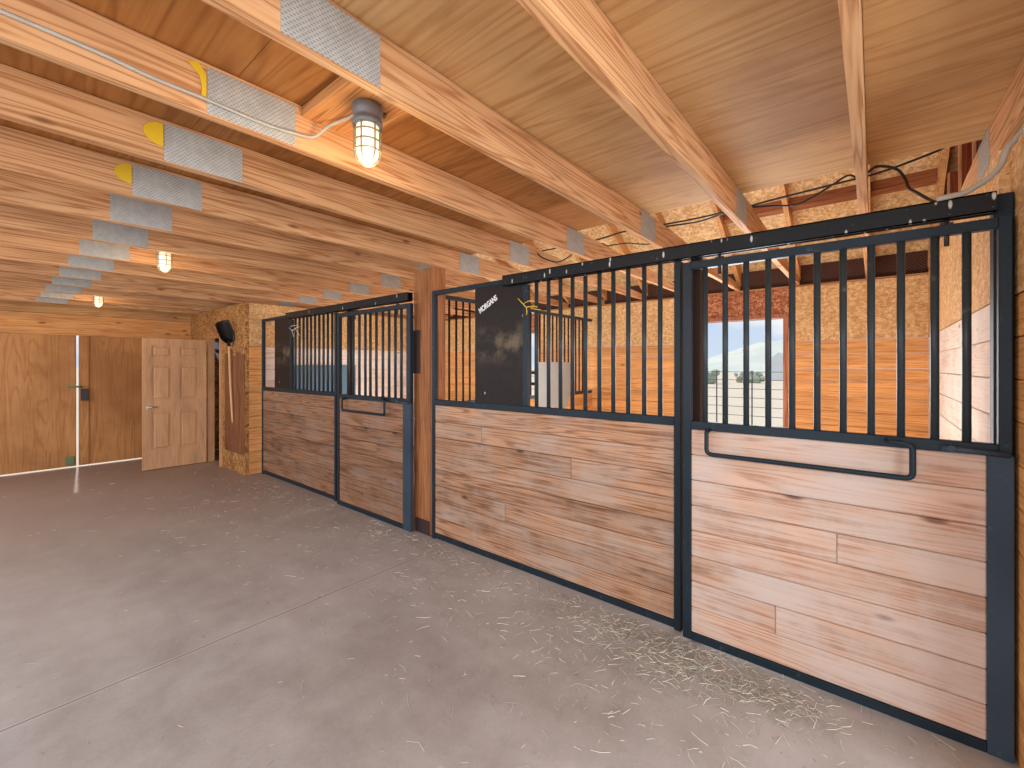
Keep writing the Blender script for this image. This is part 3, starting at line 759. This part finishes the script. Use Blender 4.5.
# ---------------------------------------------------------------- straw on the floor
def straw_mesh(name, items, mat, label):
    m = bmesh.new()
    for (x, y, L, w, a, tilt, z) in items:
        d = Vector((math.cos(a), math.sin(a), 0)); n = Vector((-math.sin(a), math.cos(a), 0))
        p0 = Vector((x, y, z)) - d * L / 2; p2 = Vector((x, y, z + tilt)) + d * L / 2; p1 = (p0 + p2) / 2 + n * random.uniform(-.12, .12) * L + Vector((0, 0, tilt * .4))
        rows = []
        for p in (p0, p1, p2):
            rows.append([m.verts.new(p + n * w / 2), m.verts.new(p + Vector((0, 0, w * .8))), m.verts.new(p - n * w / 2)])
        for i in range(2):
            for k in range(2):
                m.faces.new((rows[i][k], rows[i][k + 1], rows[i + 1][k + 1], rows[i + 1][k]))
    me = bpy.data.meshes.new(name); m.to_mesh(me); m.free(); me.materials.append(M[mat])
    o = bpy.data.objects.new(name, me); COL.objects.link(o)
    return tag(o, label, 'straw', None, 'stuff')
CL = [(2.46, 1.42, .16, .22, 240), (2.40, 1.05, .16, .2, 420), (2.36, .78, .14, .16, 420), (2.38, .52, .12, .16, 380), (2.36, .3, .1, .12, 150), (2.12, 1.3, .22, .3, 130), (2.5, 2.0, .1, .35, 120), (2.5, 2.9, .1, .3, 110), (2.45, 3.55, .12, .16, 110), (2.2, 2.4, .3, .5, 110), (1.8, .7, .25, .3, 70)]
hay, straw = [], []
for cx_, cy_, sx_, sy_, n_ in CL:
    for _ in range(n_):
        x = random.gauss(cx_, sx_); y = random.gauss(cy_, sy_)
        if x > 2.535 or x < -1: continue
        it = (x, y, random.uniform(.015, .075), random.uniform(.0012, .0028), random.uniform(0, 2 * PI), random.uniform(0, .012), random.uniform(.001, .01))
        (hay if random.random() < .62 else straw).append(it)
for _ in range(950):
    x = 2.535 - abs(random.gauss(0, 1.0)); y = random.uniform(-.3, 6.6) if random.random() < .8 else random.uniform(5, 9)
    if x < -1.2: continue
    straw.append((x, y, random.choice([.008, .012, .018, .025, .04, .07]) * random.uniform(.7, 1.3), random.uniform(.001, .0022), random.uniform(0, 2 * PI), random.uniform(0, .005), .001))
for _ in range(700):
    x = 2.535 - abs(random.gauss(0, .8)); y = random.uniform(-.3, 5.5)
    hay.append((x, y, random.uniform(.006, .02), random.uniform(.002, .004), random.uniform(0, 2 * PI), random.uniform(0, .004), .001))
straw_mesh('scattered_straw', straw, 'straw', 'pale straw bits scattered over the concrete floor')
straw_mesh('scattered_hay', hay, 'hay', 'grey-green hay litter along the foot of the stall fronts')

# ---------------------------------------------------------------- outside
o = struct(MB().box(-60, 420, -260, 420, -.2, -.13).build('ground', 'field'))
# hill
m = MB(); NX, NY = 20, 60; vs = []
for i in range(NX + 1):
    row = []
    for j in range(NY + 1):
        x = 110 + 130 * i / NX; y = -60 + 240 * j / NY
        ridge = math.sin(PI * min(1, i / NX * 1.0)) ** 1.2
        h = 8.2 * math.exp(-((y - 25) / 17.0) ** 2) + 3.0 * math.exp(-((y - 62) / 34.0) ** 2) + 6.5 * math.exp(-((y - 2) / 18) ** 2)
        h *= ridge; h += (.55 * math.sin(x * .21 + y * .13) * math.sin(y * .37) + random.uniform(-.3, .3)) * ridge
        row.append(m.b.verts.new((x, y, h - .2)))
    vs.append(row)
for i in range(NX):
    for j in range(NY):
        f = m.b.faces.new((vs[i][j], vs[i + 1][j], vs[i + 1][j + 1], vs[i][j + 1])); f.smooth = True
struct(m.build('hill', 'hill'))
# wire fence
t = thing('wire_fence', (14, 3, -.13), 'thin wire fence on metal posts seen through the near stall opening', 'fence')
for y in range(-8, 24):
    yy = 2.69 + (y) * .94
    m = MB().tube([(14, yy, -.13), (14, yy, 1.42)], .018, 6)
    m.build('post', 'wire', t)
m = MB()
for z in (.13, .384, .64, .896, 1.15, 1.38): m.tube([(13.98, -6, z), (13.98, 26, z)], .008, 5)
m.build('wire', 'wire', t)
# pipe gate outside the far stall
t = thing('pipe_gate', (6.9, 5.5, -.13), 'black pipe gate seen through the far stall opening', 'gate')
m = MB()
for z in (1.2, 1.42): m.tube([(6.9, 4.4, z), (6.9, 7.0, z)], .03, 8)
m.tube([(6.9, 4.45, -.13), (6.9, 4.45, 1.45)], .03, 8).tube([(6.9, 6.95, -.13), (6.9, 6.95, 1.45)], .03, 8)
m.tube([(6.9, 4.5, .55), (6.9, 6.9, 1.4)], .025, 8).tube([(6.9, 4.45, .5), (6.9, 6.95, .5)], .03, 8)
m.build('pipe_frame', 'pipe', t)
# brush
def bush(x, y, s, lb):
    m = MB()
    for _ in range(26):
        a = random.uniform(0, 2 * PI); r_ = random.uniform(0, .8) * s
        g = bmesh.ops.create_icosphere(m.b, subdivisions=1, radius=random.uniform(.18, .36) * s)['verts']
        c = Vector((x + r_ * math.cos(a), y + 1.6 * r_ * math.sin(a), -.15 + random.uniform(.1, .75) * s))
        for v in g: v.co = c + v.co * random.uniform(.75, 1.25)
    tag(m.build('brush', 'bush'), lb, 'brush', 'brush beyond the fence')
bush(44, 13.6, 1.9, 'largest clump of grey-green brush beyond the wire fence')
bush(49, 9.6, 1.2, 'clump of grey-green brush at the foot of the hill, next to the white shed')
bush(42, 19.8, 1.2, 'low clump of grey-green brush beyond the wire fence, out toward the open pasture')
m = MB().box(58, 62, 7.2, 9.6, -.13, 2.0).prism([(7.0, 2.0), (9.8, 2.0), (8.4, 3.1)], 0, 57.8, 62.2)
tag(m.build('shed', 'shed_white'), 'small white shed out beyond the fence at the foot of the hill', 'shed')

# ---------------------------------------------------------------- light
wd = bpy.data.worlds.new('sky'); SC.world = wd; wd.use_nodes = True
nt = wd.node_tree; nt.nodes.clear()
def wn(t_, **k):
    x = nt.nodes.new(t_)
    for a, b in k.items(): setattr(x, a, b)
    return x
out = wn('ShaderNodeOutputWorld'); bg = wn('ShaderNodeBackground'); nt.links.new(bg.outputs[0], out.inputs[0])
tc = wn('ShaderNodeTexCoord'); sx = wn('ShaderNodeSeparateXYZ'); nt.links.new(tc.outputs['Generated'], sx.inputs[0])
rp = wn('ShaderNodeValToRGB'); e = rp.color_ramp.elements
e[0].position = .0; e[0].color = srgb(216, 232, 250); e[1].position = .6; e[1].color = srgb(140, 186, 240)
nt.links.new(sx.outputs[2], rp.inputs[0])
mp = wn('ShaderNodeMapping'); mp.inputs[3].default_value = (3, 3, 9); nt.links.new(tc.outputs['Generated'], mp.inputs[0])
nz = wn('ShaderNodeTexNoise'); nz.inputs['Scale'].default_value = 1.6; nz.inputs['Detail'].default_value = 6; nt.links.new(mp.outputs[0], nz.inputs['Vector'])
mr = wn('ShaderNodeMapRange'); mr.inputs[1].default_value = .45; mr.inputs[2].default_value = .62; nt.links.new(nz.outputs['Fac'], mr.inputs[0])
mx_ = wn('ShaderNodeMix', data_type='RGBA'); nt.links.new(mr.outputs[0], mx_.inputs[0]); nt.links.new(rp.outputs[0], mx_.inputs[6]); mx_.inputs[7].default_value = (1, 1, 1, 1)
nt.links.new(mx_.outputs[2], bg.inputs[0]); bg.inputs[1].default_value = .78

def sun(d, en, ang=1.0, col=(1, .96, .9)):
    L = bpy.data.lights.new('sun', 'SUN'); L.energy = en; L.angle = math.radians(ang); L.color = col
    o = bpy.data.objects.new('sun', L); COL.objects.link(o)
    o.rotation_euler = Vector(d).to_track_quat('-Z', 'Y').to_euler()
sun((-.075, -.68, -.73), 2.3)
def area(name, loc, d, sx_, sy_, en, col=(1, 1, 1)):
    L = bpy.data.lights.new(name, 'AREA'); L.shape = 'RECTANGLE'; L.size = sx_; L.size_y = sy_; L.energy = en; L.color = col
    o = bpy.data.objects.new(name, L); COL.objects.link(o); o.location = loc
    o.rotation_euler = Vector(d).to_track_quat('-Z', 'Y').to_euler()
    return o
# daylight by the open bay and stall back openings, plus added fill lamps
area('bay_daylight', (.6, -2.45, 1.45), (.12, 1, -.12), 3.6, 2.2, 120, (.86, .93, 1))
for p, q in LW: area('opening_fill', (-1.50, (p + q) / 2, 1.7), (1, .0, -.5), q - p, 1.15, 50, (.86, .93, 1))  # added fill lamps outside the made-up aisle wall openings
for y_, w_, e_ in ((1.5, 2.6, 46), (5.0, 2.8, 40)): area('stall_fill', (3.15, y_, .6), (1, 0, .5), w_, .8, e_, (1, .95, .88))  # added lamps hidden behind the fronts to brighten the stall interiors
area('stall_daylight', (XB + .25, 1.36, 1.2), (-1, -.05, .05), 1.1, 1.7, 45, (.95, .97, 1))
area('stall_daylight', (XB + .25, 4.86, 1.2), (-1, 0, .05), 1.1, 1.7, 40, (.95, .97, 1))

# ---------------------------------------------------------------- camera
cam = bpy.data.cameras.new('camera'); co = bpy.data.objects.new('camera', cam); COL.objects.link(co)
F = 440.0
cam.sensor_fit = 'HORIZONTAL'; cam.sensor_width = 36.0; cam.lens = 36.0 * F / 1024.0
cam.shift_y = -18.0 / 1024.0
cam.clip_start = .05; cam.clip_end = 2000
co.location = (0, 0, 1.55)
co.rotation_euler = (PI / 2, 0, -math.radians(50.5125))
SC.camera = co
SC.view_settings.view_transform = 'Standard'
SC.view_settings.look = 'None'
SC.view_settings.exposure = 0.28

for o in SC.objects:
    if '_o' in o: del o['_o']
